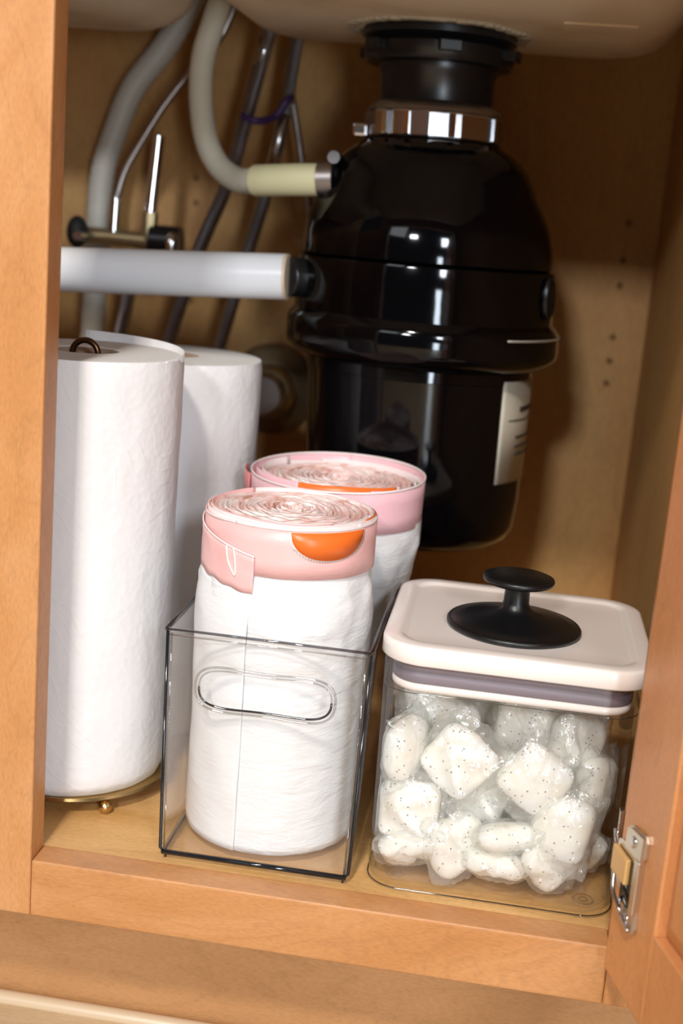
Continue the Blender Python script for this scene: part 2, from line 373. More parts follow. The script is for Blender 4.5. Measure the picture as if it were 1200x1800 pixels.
MB().tube([D(.0060, .0560, .004), D(.0120, .0480, .006), D(.0230, .0420, .0055)], .0011, 8, 4).build('hinge_arm', 'steel', hinge)
MB().tube([D(.0145, .0460, .003), D(.0215, .0395, .0045), D(.0330, .0360, .004)], .0009, 8, 4).build('hinge_arm', 'steel', hinge)
for s_, z_, h_ in ((.0240, .0825, .0036), (.0255, .0390, .0030)):
    mb = MB(); vs = []
    for k, (r, h) in enumerate([(.0033, 0), (.0031, .0006), (.0022, .0009), (.0, .0010)]):
        vs += [D(s_+r*math.cos(2*PI*i/16), z_+r*math.sin(2*PI*i/16), h_+h) for i in range(16)]
    mb.add(vs, [(k*16+i, k*16+(i+1) % 16, (k+1)*16+(i+1) % 16, (k+1)*16+i) for k in range(3) for i in range(16)])
    sc_ = mb.build('screw', 'steel', hinge)
dbox(MB(), .0020, .0215, .0560, .0705, .0022, .0050, .0008).build('hinge_block', 'hinge_block', hinge)
MB().box((.0835, .6575, .0400), (.0850, .6760, .0630), .0005).build('frame_bracket', 'zinc', hinge)
MB().box((.0845, .6740, .0385), (.0872, .6790, .0760), .0006).build('bracket_fold', 'steel', hinge)
MB().tube([(.0838, .656, .0640), (.0825, .6600, .0655), (.0828, .672, .0655), (.085, .676, .062)], .0008, 8, 4).build('bracket_wire', 'steel', hinge)

# ================================================================== UNSEEN COUNTER, SINK
ct = MB().box((-.70, .62, .7215), (.30, 1.24, .745), .004).build('counter_light_block', 'counter'); ct['label'] = 'unseen counter slab above the sink cabinet, added to block overhead light'; ct['category'] = 'counter_light_block'  # out-of-view slab, added to keep overhead light out of the cabinet
sink = thing('sink', 'cream coated underside of a double bowl sink above the disposal', 'sink', (-.08, .93, .52))
def bowl(x0, x1, y0, y1, zb):
    L = []; rad = .045
    for k in range(7):
        a = R(90*k/6); i = rad*(1-math.sin(a)); L.append((x0+i, x1-i, y0+i, y1-i, max(.06-i*.6, .02), zb+rad*(1-math.cos(a))))
    L.append((x0, x1, y0, y1, .06, .72))
    mb = MB(); rr_loft(mb, L, True, False, 10)
    return mb
bowl(-.264, .104, .735, 1.150, .5315).build('bowl', 'sink', sink)
bowl(-.612, -.288, .80, 1.125, .526).build('bowl', 'sink', sink)
MB().box((-.62, .70, .708), (.112, 1.19, .7205)).build('sink_flange', 'sink', sink)
MB().box((.006, .935, .5300), (.057, 1.005, .5320), .0006).build('sound_pad', 'sink', sink)
mb = MB()
for k in range(60):
    a = 2*PI*k/60; r = .066+.004*nz(math.cos(a)*3, math.sin(a)*3, 1); mb.box((-.086+r*math.sin(a)-.004, 1.02-r*math.cos(a)-.004, .5292+.001*random.random()), (-.086+r*math.sin(a)+.004, 1.02-r*math.cos(a)+.004, .5325), .001)
p_ = mb.build('putty_ring', 'putty', sink); p_['kind'] = 'stuff'

# ================================================================== DISPOSAL
disp = thing('garbage_disposal', 'black glossy food waste disposal hanging under the sink bowl', 'garbage disposal', (-.0794, 1.02, .14))
TILT = math.tan(R(1.7)); DS = 1.052     # lean of the hanging unit and its size
def T(mb):
    for v in mb.v:
        v.x = v.x*DS - .0794 - TILT*DS*(v.z-.335); v.y = v.y*DS + 1.02; v.z = .1394 + (v.z-.1515)*DS
    return mb
T(MB().lathe([(.040, .500), (.052, .5005), (.0545, .504), (.0545, .512), (.050, .516), (.056, .518), (.056, .5225), (.04, .5235)], 64)).build('mount_ring', 'black_satin', disp, 40)
for k in range(6):
    a = R(12+60*k)
    T(MB().box((-.008, -.0605, .505), (.008, -.053, .5125), .001, lambda p: Vector((p.x*math.cos(a)-p.y*math.sin(a), p.x*math.sin(a)+p.y*math.cos(a), p.z)))).build('mount_lug', 'black_satin', disp)
T(MB().lathe([(.0415, .474), (.0415, .492), (.043, .494), (.043, .4998), (.040, .5)], 64)).build('mount_neck', 'black_satin', disp, 40)
T(MB().lathe([(.050, .4665), (.0475, .471), (.044, .4735), (.041, .474)], 64)).build('clamp_shoulder', 'steel_dark', disp, 50)
T(MB().lathe([(.0505, .4475), (.0515, .449), (.0515, .4645), (.0505, .466)], 14, smooth=False)).build('clamp_band', 'steel', disp)
for a in (-38, -18, 18, 60):
    q = R(a); T(MB().box((-.0022, -.0535, .449), (.0022, -.0500, .4650), .0004, lambda p: Vector((p.x*math.cos(q)-p.y*math.sin(q), p.x*math.sin(q)+p.y*math.cos(q), p.z)))).build('clamp_rib', 'chrome', disp)
T(MB().box((-.058, -.022, .4470), (-.047, -.008, .4560), .002)).build('clamp_screw', 'steel', disp)
T(MB().lathe([(.050, .4465), (.0525, .4455), (.0545, .4435), (.058, .442), (.0655, .436), (.0720, .428), (.0765, .419), (.0805, .409), (.086, .400), (.0905, .390), (.0935, .378), (.0945, .366), (.0945, .3625), (.0935, .3615)], 96)).build('dome_housing', 'black_gloss', disp, 35)
T(MB().lathe([(.0925, .3610), (.0965, .3600), (.0970, .3585), (.0975, .340), (.0980, .322), (.1020, .3175), (.1036, .3135), (.1038, .3000), (.1025, .2965), (.097, .2915), (.091, .2885), (.086, .2880)], 96)).build('middle_band', 'black_gloss', disp, 35)
T(MB().lathe([(.0865, .2875), (.0865, .2800), (.0858, .2795), (.0850, .240), (.0835, .190), (.0815, .168), (.078, .160), (.070, .1545), (.055, .152), (.0, .1515)][::-1], 96)).build('motor_canister', 'black_gloss', disp, 35)
cx_, cy_ = 0, 0
T(MB().ribbon((0, 0), lambda p, t: .1043, R(40), R(95), lambda p: .3130, lambda p: .3143, .0008, 30)).build('pale_stripe', 'stripe', disp)
st = T(MB().ribbon((0, 0), lambda p, t: .0848+.0018*t, R(50), R(104), lambda p: .207, lambda p: .2825, .0005, 20)).build('label_sticker', 'sticker', disp); st['label'] = 'cream rating label with dark print'
for a0, a1, za, zb in ((66, 100, .2600, .2635), (56, 102, .2535, .2542), (64, 84, .2400, .2420), (64, 96, .2330, .2350), (64, 90, .2270, .2290)):
    T(MB().ribbon((0, 0), lambda p, t: .0848+.0018*(za-.207)/.0755+.0005, R(a0), R(a1), lambda p: za, lambda p: zb, .0004, 10)).build('print_line', 'ink', st)
# oval emblem on the right side
mb = MB(); vs = []
for k, (rr_, h) in enumerate([(1, 0), (1, .003), (.85, .0038), (.80, .0026), (0.0, .0026)]):
    for i in range(24):
        a = 2*PI*i/24; ph = R(70)+math.cos(a)*rr_*.085; z = .343+math.sin(a)*rr_*.0155; r = .0978+h
        vs.append(Vector((r*math.sin(ph), -r*math.cos(ph), z)))
mb.add(vs, [(k*24+i, k*24+(i+1) % 24, (k+1)*24+(i+1) % 24, (k+1)*24+i) for k in range(4) for i in range(24)])
T(mb).build('emblem', 'black_satin', disp)
# dishwasher inlet on the disposal's left shoulder
MB().tube([(-.154, .985, .4160), (-.118, .997, .4160)], .0098, 18, spline=False).build('dishwasher_inlet', 'black_satin', disp)
# discharge elbow
MB().tube([(-.1795, .969, .3409), (-.165, .978, .3409), (-.15, .99, .3409)], .0150, 20, 5).build('discharge_elbow', 'black_satin', disp)
MB().tube([(-.125, 1.06, .165), (-.155, 1.08, .155), (-.185, 1.10, .143), (-.215, 1.12, .12), (-.235, 1.165, .10)], .0042, 10, 6).build('power_cord', 'rubber', disp)

# ================================================================== PIPES AND HOSES
pipe = thing('drain_pipe', 'white horizontal plastic drain pipe running left from the disposal', 'pipe', (-.40, .968, .33))
MB().tube([(-.619, .968, .3173), (-.1825, .968, .3409)], .0174, 32, spline=False).build('pipe_tube', 'pvc', pipe, 40)
MB().tube([(-.1825, .968, .3409), (-.1801, .968, .3410)], .0174, 32, spline=False).build('cut_end', 'pvc_end', pipe, 40)

dw = thing('dishwasher_hose', 'cream corrugated hose curving down to the disposal inlet', 'hose', (-.27, 1.05, .45))
def corr(t): return .0098 + (.0006*math.sin(t*420) if t > .80 else .00015*math.sin(t*420))
MB().tube([(-.2580, 1.09, .62), (-.2660, 1.075, .575), (-.2731, 1.06, .5350), (-.2790, 1.055, .5068), (-.2782, 1.050, .4756), (-.2711, 1.045, .4441), (-.2582, 1.040, .4227), (-.2381, 1.025, .4114), (-.2172, 1.005, .4114)], corr, 18, 14).build('hose_tube', 'hose_cream', dw)
MB().tube([(-.2180, 1.006, .4114), (-.1840, .990, .4139), (-.1586, .985, .4156)], .0123, 24, 4).build('rubber_sleeve', 'sleeve', dw, 50)
MB().tube([(-.1650, .986, .4153), (-.1530, .985, .4163)], .0134, 24, spline=False).build('hose_clamp', 'steel_dark', dw, 50)
MB().tube([(-.1530, .973, .4320), (-.1530, .990, .4320)], .0048, 14, spline=False).build('clamp_screw', 'steel', dw, 50)

def hose(name, label, cat, pts, r, m, ends=None):
    t = thing(name, label, cat, pts[len(pts)//2])
    MB().tube(pts, r, 14, 8).build('hose_tube', m, t)
    return t
L1 = [(-.225, 1.10, .60), (-.2365, 1.10, .532), (-.2478, 1.10, .478), (-.2635, 1.10, .411), (-.2855, 1.10, .351), (-.3070, 1.10, .275), (-.325, 1.10, .19), (-.335, 1.12, .09), (-.337, 1.14, .0052)]
t = hose('supply_hose', 'braided steel water hose, left one behind the horizontal white pipe', 'hose', L1, .0062, 'braid')
MB().tube([L1[1], Vector(L1[1])*.55+Vector(L1[2])*.45], .0062, 12, spline=False).build('crimp_collar', 'steel', t)
L2 = [(-.207, 1.12, .60), (-.2158, 1.12, .5284), (-.2217, 1.12, .4721), (-.2324, 1.12, .4092), (-.2444, 1.12, .3594), (-.263, 1.12, .2824), (-.28, 1.12, .21), (-.29, 1.14, .10), (-.29, 1.15, .0052)]
t = hose('supply_hose', 'braided steel water hose, right one nearest the black disposal', 'hose', L2, .0058, 'braid')
MB().tube([(-.2217, 1.12, .4721), (-.2290, 1.12, .4280)], .0060, 12, spline=False).build('crimp_collar', 'steel', t)
hose('faucet_line', 'thin grey line crossing down behind the dishwasher hose toward the disposal', 'hose', [(-.214, 1.135, .60), (-.2190, 1.14, .530), (-.2235, 1.14, .505), (-.2145, 1.14, .465), (-.2070, 1.14, .432), (-.195, 1.15, .37), (-.18, 1.16, .25), (-.17, 1.18, .12), (-.16, 1.18, .004)], .0034, 'steel_dark')
tie = MB().tube([(-.2530, 1.094, .466), (-.2400, 1.092, .4625), (-.2280, 1.108, .468), (-.2190, 1.110, .482), (-.2170, 1.118, .486)], .0030, 10, 6).build('cable_tie', 'purple'); tie['label'] = 'dark purple tie bridging the two braided hoses'; tie['category'] = 'cable tie'
gt = thing('drain_hose', 'grey white ribbed hose at far left behind the valves', 'hose', (-.36, 1.16, .4))
MB().tube([(-.285, 1.15, .63), (-.314, 1.15, .570), (-.3395, 1.15, .5245), (-.3660, 1.15, .4890), (-.3805, 1.15, .4540), (-.3920, 1.15, .4130), (-.3950, 1.15, .362), (-.397, 1.15, .25), (-.40, 1.15, .12), (-.40, 1.15, .012)], lambda t: .0112+.0004*math.sin(t*500), 18, 14).build('hose_tube', 'hose_white', gt)

vl = thing('shutoff_valve', 'brass shutoff valve assembly with black handle above the white pipe', 'valve', (-.35, 1.12, .35))
MB().tube([(-.395, 1.12, .3560), (-.335, 1.12, .3550)], .0072, 16, spline=False).build('valve_body', 'old_metal', vl, 40)
mb = MB(); mb.sphere((-.3985, 1.105, .3580), .0125, (.75, .9, 1.15)); mb.build('valve_handle', 'rubber', vl)
MB().tube([(-.3925, 1.088, .355), (-.3925, 1.104, .355)], .0042, 14, spline=False).build('handle_cap', 'steel', vl, 40)
MB().tube([(-.335, 1.12, .3560), (-.308, 1.12, .3560)], lambda t: .0138, 20, spline=False).build('valve_knuckle', 'black_satin', vl, 40)
mb = MB(); mb.sphere((-.3085, 1.095, .3530), .0095, (.65, .8, 1.3)); mb.build('chrome_cap', 'chrome', vl)
MB().tube([(-.3700, 1.12, .3560), (-.3690, 1.12, .3900)], .0055, 14, spline=False).build('compression_nut', 'chrome', vl, 40)
MB().tube([(-.3375, 1.12, .3560), (-.3370, 1.12, .3800)], .0075, 8, spline=False).build('brass_nut', 'old_metal', vl, 30)
MB().tube([(-.3500, 1.125, .356), (-.352, 1.16, .352), (-.352, 1.198, .352)], .0065, 14, 4).build('wall_stub', 'old_metal', vl)
MB().tube([(-.3695, 1.12, .3890), (-.3670, 1.12, .3960), (-.3593, 1.12, .4193), (-.3306, 1.12, .4695), (-.3044, 1.12, .5044), (-.2800, 1.12, .5350), (-.262, 1.12, .585)], .0034, 12, 8).build('riser_tube', 'steel_dark', vl)
MB().tube([(-.3372, 1.12, .3790), (-.3325, 1.12, .4460)], .0056, 16, spline=False).build('straight_tube', 'chrome', vl, 40)
hose('lower_supply_hose', 'dark braided hose dropping below the white pipe, leftmost of three', 'hose', [(-.3535, 1.12, .340), (-.3542, 1.12, .3049), (-.3596, 1.12, .2684), (-.366, 1.12, .20), (-.37, 1.14, .08), (-.37, 1.14, .0062)], .0062, 'braid')

es = thing('wall_drain_flange', 'tarnished round pipe flange on the back wall beside the towel roll', 'pipe flange', (-.232, 1.199, .2216))
def ring(prof, c):
    mb = MB(); mb.lathe(prof, 48)
    for v in mb.v:
        x, y, z = v; v.x = c[0]+x; v.z = c[2]+y; v.y = c[1]-z
    return mb
ec = (-.2305, 1.199, .2230)
ring([(.044, .0), (.043, .004), (.036, .008), (.030, .0095), (.026, .012)], ec).build('flange_plate', 'olive', es, 40)
ring([(.0245, .0), (.0245, .030), (.0215, .034), (.0205, .031)], ec).build('pipe_nut', 'old_metal', es, 40)
ring([(.0195, .0), (.0195, .048), (.017, .052), (0, .052)], ec).build('pipe_cap', 'steel_dark', es, 40)

# ================================================================== PAPER TOWELS
def towel(c, r, z0, z1, label, hole=.0205, flap=None):
    t = thing('paper_towel_roll', label, 'paper towels', (c[0], c[1], z0), 'paper towel rolls')
    mb = MB(); seg = 128; prof = []
    n = 40
    for i in range(n+1):
        z = z0+(z1-z0)*i/n; prof.append((r, z))
    vs = []
    for k, (rr_, z) in enumerate(prof):
        for i in range(seg):
            a = 2*PI*i/seg
            q = rr_ + .0009*nz(math.sin(a)*2.2+c[0], math.cos(a)*2.2, z*9) + .0005*nz(math.sin(a)*6, math.cos(a)*6, z*40)
            if k == 0: q -= .0025
            if k == n: q -= .0010
            vs.append((c[0]+q*math.sin(a), c[1]-q*math.cos(a), z))
    fs = [(k*seg+i, k*seg+(i+1) % seg, (k+1)*seg+(i+1) % seg, (k+1)*seg+i) for k in range(n) for i in range(seg)]
    fs.append(tuple(range(seg))[::-1]); mb.add(vs, fs); mb.build('towel_sheet', 'paper', t)
    mb = MB()
    pr = [(r-.001, z1-.0005)]
    k = 0; q = r-.002
    while q > hole+.0015:
        pr.append((q, z1 + (.0005 if k % 2 else -.0003))); q -= .0014; k += 1
    pr += [(hole, z1), (hole, z1-.02)]
    mb.lathe(pr, 96, c, cap=False); mb.build('roll_top', 'paper_top', t)
    MB().lathe([(hole, z1-.06), (hole, z1-.0002), (hole-.0012, z1-.0002), (hole-.0012, z1-.06)], 48, c, cap=False).build('cardboard_core', 'card', t)
    if flap: flap(t)
    return t
RC = (-.272, .778)
def flap1(t):
    def zh(p):
        u = (p-R(175))/(R(330)-R(175)); return .2920 + .0075*max(0, 1-u)**.9
    mb = MB().ribbon(RC, lambda p, t_: .0628+.0008*math.sin(p*3), R(70), R(200), lambda p: .27, lambda p: .2925+.0070*max(0., (p-R(70))/R(130))**.8, .0006, 40)
    mb.build('loose_sheet', 'paper', t)
towel(RC, .0624, .0125, .2925, 'tall white paper towel roll on the brass stand by the left stile', flap=flap1)
towel((-.2555, .92), .068, .0005, .279, 'fatter white paper towel roll standing behind the one on the stand')
hd = thing('paper_towel_holder', 'brass paper towel holder with loop top and ball feet', 'paper towel holder', (RC[0], RC[1], 0))
MB().lathe([(.0, .0085), (.058, .0085), (.0625, .0092), (.0645, .0106), (.0632, .0120), (.060, .0118), (.0, .0118)], 96, (RC[0]+.0035, RC[1]+.002), cap=False).build('base', 'brass', hd, 50)
MB().tube([(RC[0], RC[1], .0115), (RC[0], RC[1], .288)], .0030, 14, spline=False).build('rod', 'brass_dark', hd)
pts = [(RC[0]+.0085*math.cos(a), RC[1]-.002, .2900+.0085*math.sin(a)+.0005) for a in [2*PI*k/20 for k in range(21)]]
MB().tube(pts, .0020, 12, 3).build('loop', 'brass_dark', hd)
for a in (40, 130, 220, 310):
    x, y = RC[0]+.0625*math.sin(R(a)), RC[1]-.0625*math.cos(R(a))
    MB().sphere((x, y, .0045), .0045).build('ball_foot', 'brass', hd)

# ================================================================== CLEAR BIN
BX0, BX1, BY0, BY1, BZ = -.1845, -.0635, .6845, .928, .1462
bn = thing('storage_bin', 'clear plastic storage bin holding two rolls of trash bags', 'storage bin', ((BX0+BX1)/2, (BY0+BY1)/2, 0))
w = .0022; ins = .0022    # walls draw in toward the foot
def pan(mb, x0, x1, y0, y1, z0, z1):
    def fn(p):
        t = 1-(p.z-.004)/(BZ-.004); cx = (BX0+BX1)/2
        return Vector((p.x + (cx-p.x)/abs(cx-BX0)*ins*t*(1 if abs(p.x-cx) > .03 else 0), p.y, p.z))
    return mb.box((x0, y0, z0), (x1, y1, z1), 0, fn)
# front wall with hand-hold: a ring plate around the slot, plus the slot's thin membrane
def slot(k, n, grow=0.0):
    a = 2*PI*k/n; cx, cz = -.1240, .1130
    c_, s_ = math.cos(a), math.sin(a)
    x = .0395*math.copysign(abs(c_)**.62, c_); z = .0128*math.copysign(abs(s_)**.80, s_)
    z *= .95+.26*(abs(x)/.0395)**2; z -= .0012*(1-(x/.0395)**2)*(1 if s_ > 0 else -.6)*1.2
    g = grow/math.hypot(.0395*.5, .0115)
    return (cx+x*(1+grow/.0395), cz+z*(1+grow/.0115))
N = 48; mb = MB(); outer = []
for k in range(N):
    a = 2*PI*k/N; c_, s_ = math.cos(a), math.sin(a); m_ = max(abs(c_), abs(s_))
    outer.append((-.1240+.0585*c_/m_, .0755+.0690*s_/m_))
inner = [slot(k, N) for k in range(N)]
vs = [(x, BY0, z) for x, z in outer]+[(x, BY0, z) for x, z in inner]+[(x, BY0+w, z) for x, z in outer]+[(x, BY0+w, z) for x, z in inner]
fs = []
for k in range(N):
    j = (k+1) % N
    fs += [(k, j, N+j, N+k), (2*N+k, 3*N+k, 3*N+j, 2*N+j)]
fw = mb.add(vs, fs, False).build('front_wall', 'clear', bn)
pan(MB(), BX0, BX0+w, BY0+.001, BY1, .004, BZ).build('side_wall', 'clear', bn)
pan(MB(), BX1-w, BX1, BY0+.001, BY1, .004, BZ).build('side_wall', 'clear', bn)
pan(MB(), BX0+w, BX1-w, BY1-w, BY1, .004, BZ).build('back_wall', 'clear', bn)
MB().box((BX0+ins+.001, BY0+.001, .0035), (BX1-ins-.001, BY1-.001, .0062), .0008).build('bin_floor', 'clear', bn)
def zi(x, z):    # corner x at height z
    cx = (BX0+BX1)/2; t = 1-(z-.004)/(BZ-.004); return x + math.copysign(ins, cx-x)*t
# moulded edges; dark and bright lines of trapped light put into their colours
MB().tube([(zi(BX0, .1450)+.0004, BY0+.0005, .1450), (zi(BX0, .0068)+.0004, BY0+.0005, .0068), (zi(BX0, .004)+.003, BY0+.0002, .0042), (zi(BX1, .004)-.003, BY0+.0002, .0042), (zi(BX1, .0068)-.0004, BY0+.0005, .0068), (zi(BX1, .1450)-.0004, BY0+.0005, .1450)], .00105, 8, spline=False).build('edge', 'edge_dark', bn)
for x, s_ in ((BX0, 1), (BX1, -1)):
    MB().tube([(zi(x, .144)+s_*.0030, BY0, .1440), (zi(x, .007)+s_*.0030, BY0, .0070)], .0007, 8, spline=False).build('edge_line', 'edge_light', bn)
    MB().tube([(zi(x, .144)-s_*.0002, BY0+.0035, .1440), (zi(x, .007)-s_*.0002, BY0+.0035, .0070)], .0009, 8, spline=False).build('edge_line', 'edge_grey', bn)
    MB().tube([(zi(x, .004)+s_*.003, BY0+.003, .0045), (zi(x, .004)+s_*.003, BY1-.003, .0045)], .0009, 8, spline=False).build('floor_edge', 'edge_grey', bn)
    for y in (BY0+.0012, BY1-.004):
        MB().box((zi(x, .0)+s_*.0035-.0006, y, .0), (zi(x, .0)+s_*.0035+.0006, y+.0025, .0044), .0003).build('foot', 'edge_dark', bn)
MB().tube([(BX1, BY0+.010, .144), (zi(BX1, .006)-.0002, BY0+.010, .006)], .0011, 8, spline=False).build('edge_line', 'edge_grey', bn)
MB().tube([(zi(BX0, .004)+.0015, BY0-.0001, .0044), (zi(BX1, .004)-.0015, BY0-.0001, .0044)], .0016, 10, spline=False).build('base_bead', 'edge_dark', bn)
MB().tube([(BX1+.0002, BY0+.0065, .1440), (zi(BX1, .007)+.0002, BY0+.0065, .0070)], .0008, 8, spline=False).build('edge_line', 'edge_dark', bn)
# rolled rim
def rim(pts, m, r, nm='rim'): MB().tube(pts, r, 8, spline=False).build(nm, m, bn)
c4 = [(BX0, BY0, BZ), (BX1, BY0, BZ), (BX1, BY1, BZ), (BX0, BY1, BZ)]
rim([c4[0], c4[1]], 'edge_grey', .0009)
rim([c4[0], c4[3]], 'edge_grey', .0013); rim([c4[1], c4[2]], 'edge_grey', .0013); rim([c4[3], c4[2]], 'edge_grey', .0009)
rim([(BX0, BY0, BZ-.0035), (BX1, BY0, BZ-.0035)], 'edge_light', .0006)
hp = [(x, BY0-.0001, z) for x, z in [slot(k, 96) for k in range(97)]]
MB().tube(hp[48:97], .00075, 8, spline=False).build('handle_lip', 'edge_dark2', bn)  # lower half of the lip, its shade put into the colour
MB().tube(hp[0:49], .00055, 8, spline=False).build('handle_lip', 'edge_light', bn)  # upper half of the same lip, catching light by its paler colour
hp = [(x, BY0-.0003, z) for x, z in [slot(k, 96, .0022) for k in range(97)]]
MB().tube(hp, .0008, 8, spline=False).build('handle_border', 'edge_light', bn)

# ================================================================== TRASH BAG ROLLS
def bag_roll(c, r, z0, z1, label, taper, pinkm, big=0.0):
    """c axis, r radius, z0..z1 height"""
    t = thing('trash_bag_roll', label, 'trash bags', (c[0], c[1], z0), 'rolls of trash bags in the clear bin')
    zb = z1-.0315
    seg = 140; n = 46; mb = MB(); vs = []
    for k in range(n+1):
        z = z0+(zb+.004-z0)*k/n
        for i in range(seg):
            a = 2*PI*i/seg
            u = max(0, (z-.10)/(zb-.10)); u *= min(1, max(0, (zb-.002-z)/.008))
            cr = .0026*u*nz(math.sin(a)*3+z*30, math.cos(a)*3, z*60+c[1]) + .0016*u*abs(nz(math.sin(a)*6, math.cos(a)*6+z*60, z*90))
            q = taper(z)*r + cr + .0004*nz(math.sin(a)*5, math.cos(a)*5, z*8)
            zz = z
            if k == 0: zz = z0 + .0012*max(0, nz(math.sin(a)*7, math.cos(a)*7, 3))
            vs.append((c[0]+q*math.sin(a), c[1]-q*math.cos(a), zz))
    fs = [(k*seg+i, k*seg+(i+1) % seg, (k+1)*seg+(i+1) % seg, (k+1)*seg+i) for k in range(n) for i in range(seg)]
    fs.append(tuple(range(seg))[::-1]); mb.add(vs, fs); mb.build('bag_body', 'bag_white', t)
    return t, zb
# ---- front roll
C1 = (-.1262, .7455); r1 = .0538; zt = .2125
tp1 = lambda z: .985+.030*math.exp(-((z-.150)/.035)**2) - .050*max(0, min(1, (z-.160)/.022))
b1, zb = bag_roll(C1, r1, .0068, zt, 'pink banded white trash bag roll at the front of the clear bin', tp1, 'pink')
rb_ = r1*.968
MB().ribbon(C1, lambda p, t: rb_*(1.012-.004*t)+.0002*math.sin(p*9), R(-181), R(181), lambda p: zb+.0005, lambda p: zt-.0020, .0006, 120, 3).build('pink_band', 'pink', b1)
MB().ribbon(C1, lambda p, t: rb_*1.012+.0002*math.sin(p*9), R(-28), R(100), lambda p: zt-.0024, lambda p: zt-.0008+.0003*math.sin(p*5), .0009, 70).build('band_hem', 'pinkwhite', b1)
MB().ribbon(C1, lambda p, t: rb_*1.014, R(-95), R(-28), lambda p: zt-.0024-.003*((R(-28)-p)/R(67)), lambda p: zt-.0010-.003*((R(-28)-p)/R(67)), .0009, 30).build('band_hem', 'pinkwhite', b1)
oc, ow = R(37), R(27)
def oz(p, g=0): u = (p-oc)/(ow+g*2.2); return zt-.0030-(.0165+g*.05)*math.sqrt(max(0, 1-abs(u)**2.4))
MB().ribbon(C1, lambda p, t: rb_*1.0155, oc-ow-.02, oc+ow+.02, lambda p: oz(p, .02)-.0004*abs(math.sin(p*95))*(1 if p < oc else .2), lambda p: zt-.0026, .0003, 160).build('torn_edge', 'pinkwhite', b1)
MB().ribbon(C1, lambda p, t: rb_*1.019, oc-ow, oc+ow, lambda p: oz(p), lambda p: zt-.0028, .0003, 60).build('drawstring_window', 'orange', b1)['label'] = 'orange drawstring showing through the cutout'
# loose outer end of the sheet: vertical edge down the front-left
fe = R(-13)
def drop(p): u = (p-R(-95))/(fe-R(-95)); return u
MB().ribbon(C1, lambda p, t: r1*(tp1(.008+.17*t)+.026+.0002*t)+.0008*nz(p*3, t*6, 2), R(-110), fe, lambda p: .0078-.0006*drop(p), lambda p: zb-.002-.009*drop(p), .0003, 70, 40).build('sheet_end', 'bag_smooth', b1)
MB().ribbon(C1, lambda p, t: r1*(1.004+.000*t)+.0006*nz(p*5, t*4, 5), R(-100), fe+.02, lambda p: zb-.002-.009*drop(p)+.0006*math.sin(p*22), lambda p: zt-.0075-.012*max(0, drop(p))**1.3, .0005, 60, 6).build('pink_flap', 'pink', b1)['label'] = 'wrinkled pink end flap'
MB().ribbon(C1, lambda p, t: r1*1.010, R(-100), fe+.02, lambda p: zt-.0082-.012*max(0, drop(p))**1.3, lambda p: zt-.0070-.012*max(0, drop(p))**1.3, .0008, 60).build('flap_hem', 'pinkwhite', b1)
pp = [(R(-33), .196), (R(-31), .188), (R(-27), .182), (R(-24.5), .180), (R(-25), .188), (R(-27), .196)]
MB().tube([(C1[0]+r1*1.014*math.sin(a), C1[1]-r1*1.014*math.cos(a), z) for a, z in pp], .0006, 8, 5).build('flap_fold', 'pinkwhite', b1)
# wound layers at the top
def spiral(c, r_out, r_in, z, turns, seed, dome, parent, m1='layers', gap_noise=.0012):
    mb = MB(); n = turns*44; vs = []; th = .00075
    for i in range(n+1):
        a = 2*PI*turns*i/n; u = i/n; r = r_out+(r_in-r_out)*u
        wob = gap_noise*nz(math.sin(a)*1.6+seed, math.cos(a)*1.6, u*7)*(1 if u > .04 else 0) + .0005*nz(math.sin(a)*5, math.cos(a)*5+seed, u*20)
        h = z + dome*(u-.2) + .0016*nz(math.sin(a)*3, math.cos(a)*3+seed, u*14) + .0005*nz(a*3, seed, 0)
        for dr, dz in ((th, -.010), (th, 0), (-th, .0001), (-th, -.010)):
            q = r+wob+dr; vs.append((c[0]+q*math.sin(a), c[1]-q*math.cos(a), h+dz))
    fs = [(4*i+k, 4*i+k+1, 4*i+5+k, 4*i+4+k) for i in range(n) for k in range(3)]
    mb.add(vs, fs); return mb.build('wound_layers', m1, parent)
spiral(C1, rb_-.0010, .005, zt-.0005, 12, 3.1, .0012, b1, gap_noise=.0022)
MB().lathe([(rb_-.001, zt-.006), (.0, zt-.0055)], 64, C1, cap=False).build('inner_layers', 'pinkwhite', b1)
for rr_, a0, a1, h, mm in ((.993, -120, 100, .0014, 'pinkwhite'), (.965, -75, 110, .0022, 'pinkwhite'), (.945, -140, 40, .0026, 'pink'), (.985, 70, 130, .0020, 'orange'), (.975, -100, -62, .0012, 'orange'), (1.0, 60, 150, .0010, 'pinkwhite'), (.90, -50, 90, .0022, 'pinkwhite'), (.955, 80, 250, .0024, 'pinkwhite'), (1.0, 140, 255, .0008, 'pink')):
    MB().ribbon(C1, lambda p, t: rb_*rr_+.0003*math.sin(p*7+rr_*40), R(a0), R(a1), lambda p: zt-.008, lambda p: zt+h-.0012+.0005*math.sin(p*3+rr_*30), .0008, 50).build('wound_edge', mm, b1)
